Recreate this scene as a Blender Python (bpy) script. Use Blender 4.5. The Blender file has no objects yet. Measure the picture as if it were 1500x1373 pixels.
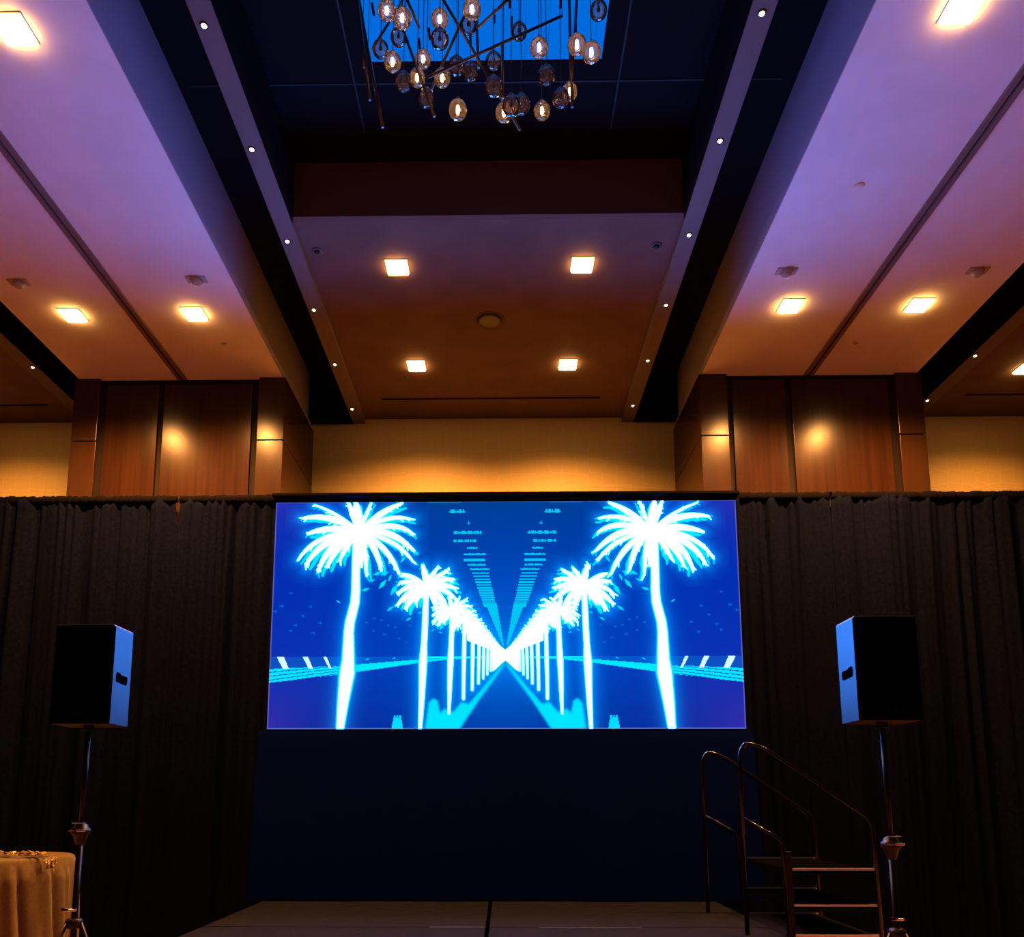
import bpy, bmesh, math, random
import numpy as np
from mathutils import Vector, Matrix

random.seed(11)
R = math.radians
SC = bpy.context.scene
COL = SC.collection

# ------------------------------------------------------------------ helpers
class MB:
    """collects shapes, builds ONE mesh object"""
    def __init__(self): self.v = []; self.f = []; self.sm = []
    def add(self, vs, fs, smooth=False):
        b = len(self.v); self.v += [tuple(p) for p in vs]
        for q in fs: self.f.append(tuple(b + i for i in q)); self.sm.append(smooth)
        return self
    def box(self, x0, x1, y0, y1, z0, z1):
        return self.add([(x0,y0,z0),(x1,y0,z0),(x1,y1,z0),(x0,y1,z0),(x0,y0,z1),(x1,y0,z1),(x1,y1,z1),(x0,y1,z1)],
                        [(0,3,2,1),(4,5,6,7),(0,1,5,4),(1,2,6,5),(2,3,7,6),(3,0,4,7)])
    def tube(self, pts, r, n=10, caps=True):
        pts = [Vector(p) for p in pts]; rs = r if isinstance(r, (list, tuple)) else [r]*len(pts)
        rings = []; ref = None
        for i, p in enumerate(pts):
            t = (pts[min(i+1, len(pts)-1)] - pts[max(i-1, 0)]).normalized()
            if ref is None:
                ref = t.cross(Vector((0,0,1)) if abs(t.z) < .9 else Vector((1,0,0))).normalized()
            else:
                ref = (ref - t*ref.dot(t)).normalized()
            b2 = t.cross(ref)
            rings.append([p + (ref*math.cos(2*math.pi*k/n) + b2*math.sin(2*math.pi*k/n))*rs[i] for k in range(n)])
        vs = [q for rg in rings for q in rg]; fs = []
        for i in range(len(rings)-1):
            for k in range(n):
                fs.append((i*n+k, i*n+(k+1) % n, (i+1)*n+(k+1) % n, (i+1)*n+k))
        self.add(vs, fs, True)
        if caps:
            self.add(rings[0], [tuple(range(n))[::-1]]); self.add(rings[-1], [tuple(range(n))])
        return self
    def lathe(self, prof, c=(0,0,0), n=24, axis='z'):
        c = Vector(c); vs = []; fs = []
        for r, z in prof:
            for k in range(n):
                a = 2*math.pi*k/n
                q = Vector((r*math.cos(a), r*math.sin(a), z))
                if axis == 'y': q = Vector((q.x, q.z, q.y))
                if axis == 'x': q = Vector((q.z, q.x, q.y))
                vs.append(c + q)
        for i in range(len(prof)-1):
            for k in range(n):
                fs.append((i*n+k, i*n+(k+1) % n, (i+1)*n+(k+1) % n, (i+1)*n+k))
        self.add(vs, fs, True)
        m = len(prof)-1
        if prof[0][0] > 1e-5: self.add(vs[:n], [tuple(range(n))[::-1]])
        if prof[m][0] > 1e-5: self.add(vs[m*n:], [tuple(range(n))])
        return self
    def prism(self, poly, y0, y1, axis='y'):
        """polygon of (a,b) pairs extruded along an axis"""
        n = len(poly)
        def P(a, b, t):
            return {'y': (a, t, b), 'x': (t, a, b), 'z': (a, b, t)}[axis]
        vs = [P(a, b, y0) for a, b in poly] + [P(a, b, y1) for a, b in poly]
        fs = [tuple(range(n)), tuple(range(2*n-1, n-1, -1))] + [(i, i+n, (i+1) % n+n, (i+1) % n) for i in range(n)]
        return self.add(vs, fs)
    def build(self, name, mat, parent=None, bevel=0, loc=None):
        me = bpy.data.meshes.new(name); me.from_pydata(self.v, [], self.f)
        me.polygons.foreach_set('use_smooth', self.sm)
        bm = bmesh.new(); bm.from_mesh(me)
        bmesh.ops.remove_doubles(bm, verts=bm.verts, dist=1e-5)
        bmesh.ops.recalc_face_normals(bm, faces=bm.faces); bm.to_mesh(me); bm.free(); me.update()
        o = bpy.data.objects.new(name, me); COL.objects.link(o)
        if mat: me.materials.append(mat)
        if parent is not None: o.parent = parent
        if loc is not None: o.location = loc
        if bevel:
            m = o.modifiers.new('bevel', 'BEVEL'); m.width = bevel; m.segments = 2; m.limit_method = 'ANGLE'
        return o

def tag(o, label, cat=None, group=None, kind=None):
    o['label'] = label
    if cat: o['category'] = cat
    if group: o['group'] = group
    if kind: o['kind'] = kind
    return o
def thing(name, label, cat, loc=(0,0,0), group=None):
    o = bpy.data.objects.new(name, None); COL.objects.link(o); o.location = loc; o.empty_display_size = .1
    return tag(o, label, cat, group)
def struct(o, label, cat='structure'):
    return tag(o, label, cat, kind='structure')
def copy_thing(root, loc, label, group=None):
    r = root.copy(); COL.objects.link(r); r.location = loc; r['label'] = label
    if group: r['group'] = group
    for ch in list(root.children):
        c = ch.copy(); COL.objects.link(c); c.parent = r
        for g in list(ch.children):
            d = g.copy(); COL.objects.link(d); d.parent = c
    return r

# ------------------------------------------------------------------ materials
def mat(name, col, rough=.6, metal=0, spec=.5, **kw):
    m = bpy.data.materials.new(name); m.use_nodes = True
    b = m.node_tree.nodes['Principled BSDF']
    b.inputs['Base Color'].default_value = (*col, 1); b.inputs['Roughness'].default_value = rough
    b.inputs['Metallic'].default_value = metal; b.inputs['Specular IOR Level'].default_value = spec
    for k, v in kw.items(): b.inputs[k.replace('_', ' ')].default_value = v
    return m
def nodes(m): return m.node_tree.nodes, m.node_tree.links, m.node_tree.nodes['Principled BSDF']
def noise_col(m, c1, c2, scale=(8,8,8), detail=4, lo=.35, hi=.65, bump=0, rough_var=None):
    N, L, b = nodes(m)
    tc = N.new('ShaderNodeTexCoord'); mp = N.new('ShaderNodeMapping'); mp.inputs['Scale'].default_value = scale
    nz = N.new('ShaderNodeTexNoise'); nz.inputs['Scale'].default_value = 1; nz.inputs['Detail'].default_value = detail
    rp = N.new('ShaderNodeValToRGB'); rp.color_ramp.elements[0].position = lo; rp.color_ramp.elements[1].position = hi
    rp.color_ramp.elements[0].color = (*c1, 1); rp.color_ramp.elements[1].color = (*c2, 1)
    L.new(tc.outputs['Object'], mp.inputs['Vector']); L.new(mp.outputs[0], nz.inputs['Vector'])
    L.new(nz.outputs['Fac'], rp.inputs['Fac']); L.new(rp.outputs['Color'], b.inputs['Base Color'])
    if bump:
        bp = N.new('ShaderNodeBump'); bp.inputs['Strength'].default_value = bump; bp.inputs['Distance'].default_value = .01
        L.new(nz.outputs['Fac'], bp.inputs['Height']); L.new(bp.outputs['Normal'], b.inputs['Normal'])
    return m
def emit(name, col, strength):
    m = bpy.data.materials.new(name); m.use_nodes = True; N = m.node_tree.nodes; N.clear()
    e = N.new('ShaderNodeEmission'); e.inputs['Color'].default_value = (*col, 1); e.inputs['Strength'].default_value = strength
    o = N.new('ShaderNodeOutputMaterial'); m.node_tree.links.new(e.outputs[0], o.inputs['Surface'])
    return m

M = {}
M['white_paint'] = noise_col(mat('ceiling_paint', (.72,.70,.68), .8, spec=.15), (.76,.72,.68), (.81,.77,.73), (3,3,3))
M['taupe_paint'] = noise_col(mat('taupe_ceiling_paint', (.3,.25,.22), .8, spec=.1), (.125,.080,.064), (.15,.096,.078), (3,3,3))
M['bulkhead'] = mat('bulkhead_paint', (.13,.075,.06), .8, spec=.1)
M['beam'] = mat('beam_paint', (.15,.12,.11), .7, spec=.2)
M['black_paint'] = mat('black_paint', (.006,.006,.008), .8, spec=.05)
M['track'] = mat('track_brown', (.20,.14,.12), .6, spec=.2)
M['seam'] = mat('highlight_grey', (.009,.009,.010), .7)  # lighter grey strips painted in for faint highlights of a coffer frame
M['carpet'] = noise_col(mat('carpet', (.30,.2,.14), .95, spec=.05), (.27,.122,.066), (.33,.155,.086), (12,12,12))
M['room_wall'] = mat('room_wall', (.25,.19,.14), .8, spec=.1)
# gold wallpaper with a faint web of lines
m = M['wallpaper'] = mat('gold_wallpaper', (.62,.44,.20), .55, spec=.25)
N, L, b = nodes(m)
tc = N.new('ShaderNodeTexCoord'); mp = N.new('ShaderNodeMapping'); mp.inputs['Scale'].default_value = (5.5, .01, 5.5)
vo = N.new('ShaderNodeTexVoronoi'); vo.feature = 'DISTANCE_TO_EDGE'; vo.inputs['Scale'].default_value = 1; vo.inputs['Randomness'].default_value = .35
rp = N.new('ShaderNodeValToRGB'); rp.color_ramp.elements[0].position = .0; rp.color_ramp.elements[1].position = .045
rp.color_ramp.elements[0].color = (.55,.42,.19,1); rp.color_ramp.elements[1].color = (.50,.37,.145,1)
L.new(tc.outputs['Object'], mp.inputs['Vector']); L.new(mp.outputs[0], vo.inputs['Vector'])
L.new(vo.outputs['Distance'], rp.inputs['Fac']); L.new(rp.outputs['Color'], b.inputs['Base Color'])
M['wood'] = noise_col(mat('walnut_veneer', (.3,.15,.07), .22, spec=.13), (.016,.0062,.0031), (.0255,.0102,.0047), (26,26,.9), 5, .3, .7)
M['tan_wood'] = noise_col(mat('tan_panel', (.42,.26,.15), .22, spec=.13), (.027,.012,.0062), (.033,.015,.0076), (9,9,.9), 4)
M['dark_strip'] = mat('dark_channel', (.008,.005,.004), .7, spec=.08)
M['glow_warm'] = emit('warm_diffuser', (1,.46,.12), 60)
M['glow_dot'] = emit('dot_lens', (1,.66,.42), 9)
M['trim_white'] = mat('trim_white', (.6,.52,.44), .5)
M['trim_dark'] = mat('trim_dark', (.05,.04,.04), .5)
M['plastic_white'] = mat('fixture_plastic', (.40,.36,.34), .5)
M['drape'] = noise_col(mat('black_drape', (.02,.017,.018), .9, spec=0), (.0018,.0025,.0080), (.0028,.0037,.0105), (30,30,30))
M['masking'] = mat('glow_tinted_cloth', (.0010,.0030,.036), .9, spec=0)  # navy put into the cloth colour in place of the screen's blue glow
M['tread'] = mat('tread_black', (.0012,.0011,.0012), .95, spec=0)
M['drape_head'] = mat('black_drape_header', (.004,.0035,.004), .9, spec=0)
M['black_plastic'] = mat('black_plastic', (.006,.006,.007), .55, spec=.3)
M['cabinet'] = noise_col(mat('speaker_paint', (.05,.05,.055),   .40, spec=.24), (.008,.008,.009), (.012,.012,.014), (90,90,90), 2)
M['grille'] = mat('speaker_grille', (.0015,.0015,.002), .95, spec=0)
M['metal'] = mat('aluminium', (.85,.85,.95), .3, 1)
M['dark_metal'] = mat('black_steel', (.004,.004,.005), .3, 0, spec=.15)
M['rail'] = mat('painted_steel_rail', (.003,.003,.004), .14, 0, spec=.36)
M['brass'] = mat('aged_brass', (.13,.095,.075), .36, 1)
M['cord'] = mat('black_cord', (.01,.01,.012), .6)
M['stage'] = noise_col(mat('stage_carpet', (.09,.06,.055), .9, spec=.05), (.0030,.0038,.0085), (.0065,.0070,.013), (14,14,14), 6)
M['cloth'] = noise_col(mat('cream_cloth', (.74,.58,.38), .8, spec=.1, Sheen_Weight=.2), (.10,.066,.029), (.122,.082,.036), (40,40,40), 3)
M['gold_leaf'] = mat('gold_leaf', (.55,.33,.10), .38, .35)
M['brown_leaf'] = mat('brown_leaf', (.10,.05,.02), .6)
M['filament'] = emit('filament', (1,.62,.28), 30)
# thin blown glass: fresnel mix of transparent and glossy, a touch of translucency
m = M['glass'] = bpy.data.materials.new('smoked_glass'); m.use_nodes = True; N = m.node_tree.nodes; L = m.node_tree.links; N.clear()
out = N.new('ShaderNodeOutputMaterial'); tr = N.new('ShaderNodeBsdfTransparent'); gl = N.new('ShaderNodeBsdfGlossy'); tl = N.new('ShaderNodeBsdfTranslucent')
lw = N.new('ShaderNodeLayerWeight'); lw.inputs['Blend'].default_value = .35
cr = N.new('ShaderNodeValToRGB'); cr.color_ramp.elements[0].color = (.86,.80,.76,1); cr.color_ramp.elements[1].color = (.34,.29,.28,1); cr.color_ramp.elements[0].position = .35
L.new(lw.outputs['Facing'], cr.inputs['Fac']); L.new(cr.outputs['Color'], tr.inputs['Color'])
nzg = N.new('ShaderNodeTexVoronoi'); nzg.inputs['Scale'].default_value = 55; tcg = N.new('ShaderNodeTexCoord'); bpg = N.new('ShaderNodeBump'); bpg.inputs['Strength'].default_value = .55; bpg.inputs['Distance'].default_value = .004
L.new(tcg.outputs['Object'], nzg.inputs['Vector']); L.new(nzg.outputs['Distance'], bpg.inputs['Height']); L.new(bpg.outputs['Normal'], gl.inputs['Normal'])
gl.inputs['Roughness'].default_value = .04; gl.inputs['Color'].default_value = (.9,.85,.8,1)
tl.inputs['Color'].default_value = (1,.7,.4,1)
m1 = N.new('ShaderNodeMixShader'); m1.inputs[0].default_value = .06; L.new(tr.outputs[0], m1.inputs[1]); L.new(tl.outputs[0], m1.inputs[2])
m2 = N.new('ShaderNodeMixShader'); L.new(lw.outputs['Fresnel'], m2.inputs[0]); L.new(m1.outputs[0], m2.inputs[1]); L.new(gl.outputs[0], m2.inputs[2])
L.new(m2.outputs[0], out.inputs['Surface'])
# blue backlit ceiling panel
m = M['skylight'] = bpy.data.materials.new('blue_backlit_panel'); m.use_nodes = True; N = m.node_tree.nodes; L = m.node_tree.links; N.clear()
out = N.new('ShaderNodeOutputMaterial'); e = N.new('ShaderNodeEmission'); tc = N.new('ShaderNodeTexCoord'); sp = N.new('ShaderNodeSeparateXYZ')
ma = N.new('ShaderNodeMath'); ma.operation = 'MULTIPLY'; ma.inputs[1].default_value = 5.5
fr = N.new('ShaderNodeMath'); fr.operation = 'FRACT'
rp = N.new('ShaderNodeValToRGB'); rp.color_ramp.elements[0].color = (.0,.075,.40,1); rp.color_ramp.elements[1].color = (0,.145,.72,1); rp.color_ramp.elements[1].position = .05
L.new(tc.outputs['Object'], sp.inputs[0]); L.new(sp.outputs['X'], ma.inputs[0]); L.new(ma.outputs[0], fr.inputs[0]); L.new(fr.outputs[0], rp.inputs['Fac'])
L.new(rp.outputs['Color'], e.inputs['Color']); e.inputs['Strength'].default_value = 1.0; L.new(e.outputs[0], out.inputs['Surface'])

# ------------------------------------------------------------------ dimensions
HS, HC, HB, HU = 6.767, 6.947, 6.88, 7.5     # side ceilings, centre panel, beam undersides, dark upper ceiling
YB, YC, YN = 10.45, 9.0, -6.0                # back wall, column fronts, rear of the hall
YBULK = 6.54

# ------------------------------------------------------------------ the room
struct(MB().box(-11, 11, YN, YB, -.1, 0).build('floor', M['carpet']), 'dark patterned carpet floor of the ballroom', 'floor')
struct(MB().box(-11, 11, YB, YB+.15, 0, 7.7).build('wall_back', M['wallpaper']), 'gold wallpapered wall behind the black drapes', 'wall')
struct(MB().box(-11.15, -11, YN, YB, 0, 7.7).build('wall_left', M['room_wall']), 'side wall of the ballroom, out of view', 'wall')
struct(MB().box(11, 11.15, YN, YB, 0, 7.7).build('wall_right', M['room_wall']), 'opposite side wall of the ballroom, out of view', 'wall')
struct(MB().box(-11, 11, YN-.15, YN, 0, 7.7).build('wall_front', M['room_wall']), 'wall behind the viewer, out of view', 'wall')
SX0, SX1, SY0, SY1 = -1.045, .80, 2.4, 5.55
up = MB()
up.box(-11, SX0, YN, YB, HU, HU+.1).box(SX1, 11, YN, YB, HU, HU+.1).box(SX0, SX1, SY1, YB, HU, HU+.1).box(SX0, SX1, YN, SY0, HU, HU+.1)
struct(up.build('ceiling', M['black_paint']), 'black upper ceiling above beams and slots', 'ceiling')
sk = struct(MB().box(SX0, SX1, SY0, SY1, HU+.02, HU+.08).build('window_1', M['skylight']), 'blue glowing ceiling panel above the glass chandelier', 'ceiling panel')
for x, y in ((-.963,5.115),(-.558,5.316),(-.054,5.187),(.061,5.073),(.077,5.234),(.44,5.082),(-.242,5.36),(-.644,5.401)):
    MB().box(x-.009, x+.009, y-.045, y+.045, HU+.004, HU+.02).build('panel_clip', M['black_paint'], sk)
t = MB(); t.box(-1.22, -1.208, 4.2, 6.2, HU-.006, HU).box(.955, .967, 4.2, 6.2, HU-.006, HU)
struct(t.build('trim_1', M['seam']), 'pair of thin highlight strips running along the dark ceiling', 'trim')
struct(MB().box(-2.6, 2.3, 5.72, 5.732, HU-.006, HU).build('trim_2', M['seam']), 'thin highlight strip across the dark ceiling behind chandelier', 'trim')
# centre bay
struct(MB().box(-1.95, 1.69, YBULK+.06, YB, HC, HC+.06).build('ceiling_center', M['taupe_paint']), 'brown centre ceiling panel holding four square downlights', 'ceiling')
struct(MB().box(-1.95, 1.69, YBULK, YBULK+.06, HC, HU).build('bulkhead', M['bulkhead']), 'brown bulkhead face in front of the centre ceiling panel', 'bulkhead')
struct(MB().box(-2.09, -1.925, YN, YB, HB, HU).build('beam_left', M['beam']), 'dark beam with spotlights, left of centre panel', 'beam')
struct(MB().box(1.665, 1.83, YN, YB, HB, HU).build('beam_right', M['beam']), 'dark beam with spotlights, right of centre panel', 'beam')
struct(MB().box(-2.68, -2.09, YB-.2, YB, HB-.005, HU).build('slot_end_left', M['black_paint']), 'black end of ceiling slot beside the left column', 'ceiling slot')
struct(MB().box(1.83, 2.42, YB-.2, YB, HB-.005, HU).build('slot_end_right', M['black_paint']), 'black end of ceiling slot beside the right column', 'ceiling slot')
# the beams' slot-side faces are black
struct(MB().box(-2.096, -2.09, YN, YB-.2, HB+.002, HU).build('slot_lining_left', M['black_paint']), 'black lining of the ceiling slot left of centre', 'ceiling slot')
struct(MB().box(1.83, 1.836, YN, YB-.2, HB+.002, HU).build('slot_lining_right', M['black_paint']), 'black lining of the ceiling slot right of centre', 'ceiling slot')
def side_bay(name, x0, xg, x1, lab):
    g = .055
    struct(MB().box(x0, xg-g, YN, YB, HS, HU).box(xg+g, x1, YN, YB, HS, HU).build('ceiling_'+name, M['white_paint']), 'pale lowered ceiling bay over the %s wood column' % lab, 'ceiling')
    tr = struct(MB().box(xg-g, xg-.012, YN, YC, HS-.025, HS+.05).box(xg+.012, xg+g, YN, YC, HS-.025, HS+.05).build('trim_3' if name == 'left' else 'trim_4', M['track']), 'brown partition track in the pale ceiling over %s column' % lab, 'track')
    MB().box(xg-.012, xg+.012, YN, YC, HS+.0, HS+.05).build('track_slot', M['black_paint'], tr)
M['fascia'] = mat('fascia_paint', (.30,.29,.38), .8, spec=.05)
side_bay('left', -5.20, -3.925, -2.686, 'left'); side_bay('right', 2.425, 3.72, 5.02, 'right')
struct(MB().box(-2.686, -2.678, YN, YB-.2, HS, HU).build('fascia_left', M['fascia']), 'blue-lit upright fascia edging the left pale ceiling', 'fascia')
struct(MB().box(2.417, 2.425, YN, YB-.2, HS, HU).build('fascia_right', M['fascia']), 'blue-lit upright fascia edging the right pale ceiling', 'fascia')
struct(MB().box(-1.925, -1.919, YN, YBULK, HB+.002, HU).build('recess_lining_left', M['black_paint']), 'black side of the chandelier recess, left', 'recess')
struct(MB().box(1.659, 1.665, YN, YBULK, HB+.002, HU).build('recess_lining_right', M['black_paint']), 'black side of the chandelier recess, right', 'recess')
# outer bays
struct(MB().box(-11, -5.86, 3.0, YB, HC-.02, HU).build('ceiling_outer_left', M['taupe_paint']), 'brown ceiling of the outer bay at far left', 'ceiling')
struct(MB().box(5.76, 11, 3.0, YB, HC-.02, HU).build('ceiling_outer_right', M['taupe_paint']), 'brown ceiling of the outer bay at far right', 'ceiling')
struct(MB().box(-5.86, -5.68, YN, YB, HB, HU).build('beam_outer_left', M['beam']), 'dark beam edging the outer bay at far left', 'beam')
struct(MB().box(5.58, 5.76, YN, YB, HB, HU).build('beam_outer_right', M['beam']), 'dark beam edging the outer bay at far right', 'beam')
struct(MB().box(-5.68, -5.674, YN, YB, HB+.002, HU).build('slot_lining_outer_left', M['black_paint']), 'black lining of the outer ceiling slot, far left', 'ceiling slot')
struct(MB().box(5.574, 5.58, YN, YB, HB+.002, HU).build('slot_lining_outer_right', M['black_paint']), 'black lining of the outer ceiling slot, far right', 'ceiling slot')

def column(name, lab, pil, narrow, wide, zj, ztop):
    x0, x1 = pil[0][0], pil[1][1]
    c = struct(MB().box(x0+.04, x1-.04, YC+.05, YB, 0, HS).build('column_'+name, M['dark_strip']), 'wood panelled column left of the big screen' if name == 'left' else 'wood panelled column right of the big screen', 'column')
    for a, b_ in pil:
        MB().box(a, b_, YC, YB, 0, zj-.006).box(a, b_, YC-.003, YB, zj+.006, HS).build('pilaster', M['tan_wood'], c, .004)
    for a, b_ in (narrow, wide):
        MB().box(a, b_, YC+.02, YC+.06, 0, ztop).build('veneer_panel', M['wood'], c, .004)
    return c
column('left', 'left', ((-5.238,-4.93),(-2.972,-2.65)), (-4.845,-4.203), (-4.136,-3.055), 5.955, 6.69)
column('right', 'right', ((2.385,2.72),(4.75,5.065)), (2.784,3.419), (3.5,4.661), 5.976, 6.70)

# air slots in the ceilings
def air_slot(x0, x1, y, z, lab):
    t = thing('air_diffuser', lab, 'air vent', ((x0+x1)/2, y, z), 'linear air slots'); h = (x1-x0)/2
    MB().box(-h, h, -.035, .035, -.006, 0).build('slot_frame', M['bulkhead'], t)
    MB().box(-h+.01, h-.01, -.018, .018, -.010, -.006).build('slot_opening', M['black_paint'], t)
air_slot(-1.62, 1.31, 9.875, HC, 'long dark air slot in the brown centre ceiling panel')
air_slot(-8.6, -6.12, 9.93, HC-.02, 'dark air slot in the far left outer ceiling bay')
air_slot(6.1, 8.6, 9.83, HC-.02, 'dark air slot in the far right outer ceiling bay')

# ------------------------------------------------------------------ ceiling fixtures
WARM = (1, .39, .085)
def make_downlight(loc, lab, group, watt):
    t = thing('square_downlight', lab, 'ceiling light', loc, group)
    h = .112
    f = MB().box(-h, h, -h, -h+.012, -.008, 0).box(-h, h, h-.012, h, -.008, 0).box(-h, -h+.012, -h+.012, h-.012, -.008, 0).box(h-.012, h, -h+.012, h-.012, -.008, 0)
    f.build('trim_frame', M['trim_white'], t)
    a = h-.012
    MB().box(-a, a, -a, a, -.030, 0).build('diffuser', M['glow_warm'], t, .006)
    ld = bpy.data.lights.new('downlight_lamp', 'SPOT'); ld.energy = watt; ld.color = WARM; ld.spot_size = R(150); ld.spot_blend = .9; ld.shadow_soft_size = .09
    lo = bpy.data.objects.new('downlight_lamp', ld); COL.objects.link(lo); lo.parent = t; lo.location = (0, 0, -.13)
    return t
W = 330
GC, GL, GR = 'square downlights in the centre panel', 'square downlights in the left pale ceiling', 'square downlights in the right pale ceiling'
for x, y, s in ((-1.051,7.235,'left one of the pair nearest the bulkhead'),(.802,7.225,'right one of the pair nearest the bulkhead'),
                (-1.056,9.055,'left one of the pair nearest the wall'),(.807,9.055,'right one of the pair nearest the wall')):
    make_downlight((x, y, HC), 'lit square downlight in centre panel, ' + s, GC, W*(.8 if y < 8 else 2.7))
for x, y, s in ((-3.27,4.56,'cut by the photo edge at upper left'),(-4.572,7.705,'on the outer side of the brown track'),(-3.268,7.705,'between brown track and blue-lit edge')):
    make_downlight((x, y, HS), 'lit square downlight in left pale ceiling, ' + s, GL, W*(5.2 if y > 6 else .25))
for x, y, s in ((3.015,7.655,'between blue-lit edge and brown track'),(4.35,7.66,'on the outer side of the brown track'),(3.007,4.50,'cut by the photo edge at top')):
    make_downlight((x, y, HS), 'lit square downlight in right pale ceiling, ' + s, GR, W*(5.2 if y > 6 else .25))
make_downlight((6.47, 9.2, HC-.02), 'square downlight at right photo edge in outer ceiling bay', 'square downlights in the outer bays', W*1.2)
make_downlight((-6.72, 9.2, HC-.02), 'square downlight in outer ceiling bay beyond left photo edge', 'square downlights in the outer bays', W*1.2)

spot0 = None
def dot(loc, lab, group):
    global spot0
    if spot0 is None:
        spot0 = thing('beam_spotlight', lab, 'spotlight', loc, group)
        MB().lathe([(.020,-.004),(.028,-.008),(.032,0)], n=20).build('bezel', M['trim_dark'], spot0)
        MB().lathe([(.001,-.014),(.014,-.011),(.020,-.002)], n=20).build('lens', M['glow_dot'], spot0)
        return spot0
    return copy_thing(spot0, loc, lab, group)
ordn = ['first', 'second', 'third', 'fourth', 'fifth', 'sixth']
for k, y in enumerate((10.02, 8.91, 7.83, 6.77, 5.70, 4.66)):
    dot((-2.03, y, HB), 'tiny lit spotlight in the beam left of centre panel, %s from the wall' % ordn[k], 'spotlights in the left beam')
for k, y in enumerate((9.98, 8.88, 7.80, 6.74, 5.67, 4.63)):
    dot((1.75, y, HB), 'tiny lit spotlight in the beam right of centre panel, %s from the wall' % ordn[k], 'spotlights in the right beam')
dot((-5.735, 8.92, HB), 'tiny lit spotlight in the outer beam at far left', 'spotlights in the outer beams')
dot((5.625, 9.90, HB), 'tiny lit spotlight in far right outer beam, touching the column', 'spotlights in the outer beams')
dot((5.625, 8.83, HB), 'tiny lit spotlight in far right outer beam, clear of the column', 'spotlights in the outer beams')

def ceiling_box(loc, lab):
    t = thing('ceiling_sensor', lab, 'ceiling sensor', loc, 'pale sensors on the side ceilings')
    MB().box(-.10, .10, -.05, .05, -.012, 0).build('mounting_plate', M['plastic_white'], t, .004)
    MB().lathe([(.025,-.06),(.04,-.055),(.062,-.012)], n=24).build('sensor_body', M['plastic_white'], t)
ceiling_box((-4.821,7.165,HS), 'pale sensor box behind outer downlight in left ceiling')
ceiling_box((-3.033,7.149,HS), 'pale sensor box behind inner downlight in left ceiling')
ceiling_box((2.781,7.11,HS), 'pale sensor box behind inner downlight in right ceiling')
ceiling_box((4.643,7.127,HS), 'pale sensor box behind outer downlight in right ceiling')
t = tag(MB().lathe([(.001,-.012),(.036,-.012),(.045,0)], n=28).build('ceiling_sensor_dome', M['white_paint'], loc=(3.009,6.033,HS)), 'small round sensor dome alone on the purple right ceiling', 'ceiling sensor')
for x, y, s in ((-1.80,7.0,'left'),(1.49,6.97,'right')):
    t = thing('ceiling_disc', 'small dark disc in %s front corner of centre panel' % s, 'ceiling disc', (x,y,HC), 'dark discs of the centre panel')
    MB().lathe([(.040,-.010),(.052,-.006),(.055,0)], n=24).build('disc_rim', M['trim_dark'], t)
    MB().lathe([(.001,-.026),(.022,-.022),(.034,-.010)], n=20).build('disc_core', M['black_plastic'], t)
t = thing('ceiling_speaker', 'round brown ceiling speaker in the middle of centre panel', 'ceiling speaker', (-.141,8.16,HC))
MB().lathe([(.150,-.004),(.165,-.010),(.175,0)], n=36).build('speaker_rim', M['bulkhead'], t)
MB().lathe([(.001,-.012),(.10,-.009),(.150,-.004)], n=36).build('speaker_mesh', M['trim_dark'], t)
for x, y, s in ((-3.15,8.25,'left'),(4.0,8.35,'right')):
    t = thing('ceiling_sprinkler', 'tiny sprinkler cap on the warm %s ceiling near column' % s, 'sprinkler', (x,y,HS), 'sprinkler caps')
    MB().lathe([(.001,-.010),(.030,-.010),(.034,0)], n=20).build('cover_plate', M['plastic_white'], t)

# ------------------------------------------------------------------ chandelier
ch = thing('chandelier', 'cluster chandelier of glass globes and brass rods under blue panel', 'chandelier', (-.15, 4.15, HU))
def C(p): return (p[0]+.15, p[1]-4.15, p[2]-HU)
MB().box(-.55, .55, -.3, .3, -.03, .02).build('canopy', M['brass'], ch, .01)
GLB = [(-.661,3.939,6.153,1),(-.556,3.833,5.981,1),(-.366,4.067,6.235,1),(-.167,3.874,6.077,1),(-.642,4.071,5.952,1),(-.509,4.484,6.407,1),(-.534,4.39,6.172,1),(-.373,4.362,6.138,1),(-.246,3.928,5.487,1),(.013,4.179,5.71,1),(.216,3.971,5.928,1),(.424,3.888,5.854,1),(.498,3.835,5.746,1),(.439,4.492,6.161,1),(.254,4.413,5.947,1),(-.658,4.395,6.476,0),(-.771,4.39,6.384,0),(-.35,3.905,5.921,0),(-.205,4.252,6.4,0),(-.599,4.235,5.986,0),(-.463,4.287,5.922,0),(-.27,4.155,6.008,0),(-.202,4.498,6.32,0),(-.051,4.442,6.344,0),(-.045,3.99,5.695,0),(.115,4.477,6.596,0),(.272,4.208,5.99,0),(.115,4.081,5.666,0),(.36,4.229,5.852,0),(.579,4.095,6.311,0),(.054,3.879,5.46,0)]
RG = .052
def globe_mesh():
    pr = []
    for k in range(15):
        a = -math.pi/2 + math.pi*k/14*.93
        pr.append((max(RG*math.cos(a), .001), RG*1.06*math.sin(a)))
    return MB().lathe(pr, n=28)
glass0 = sock0 = bulb0 = None
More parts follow.
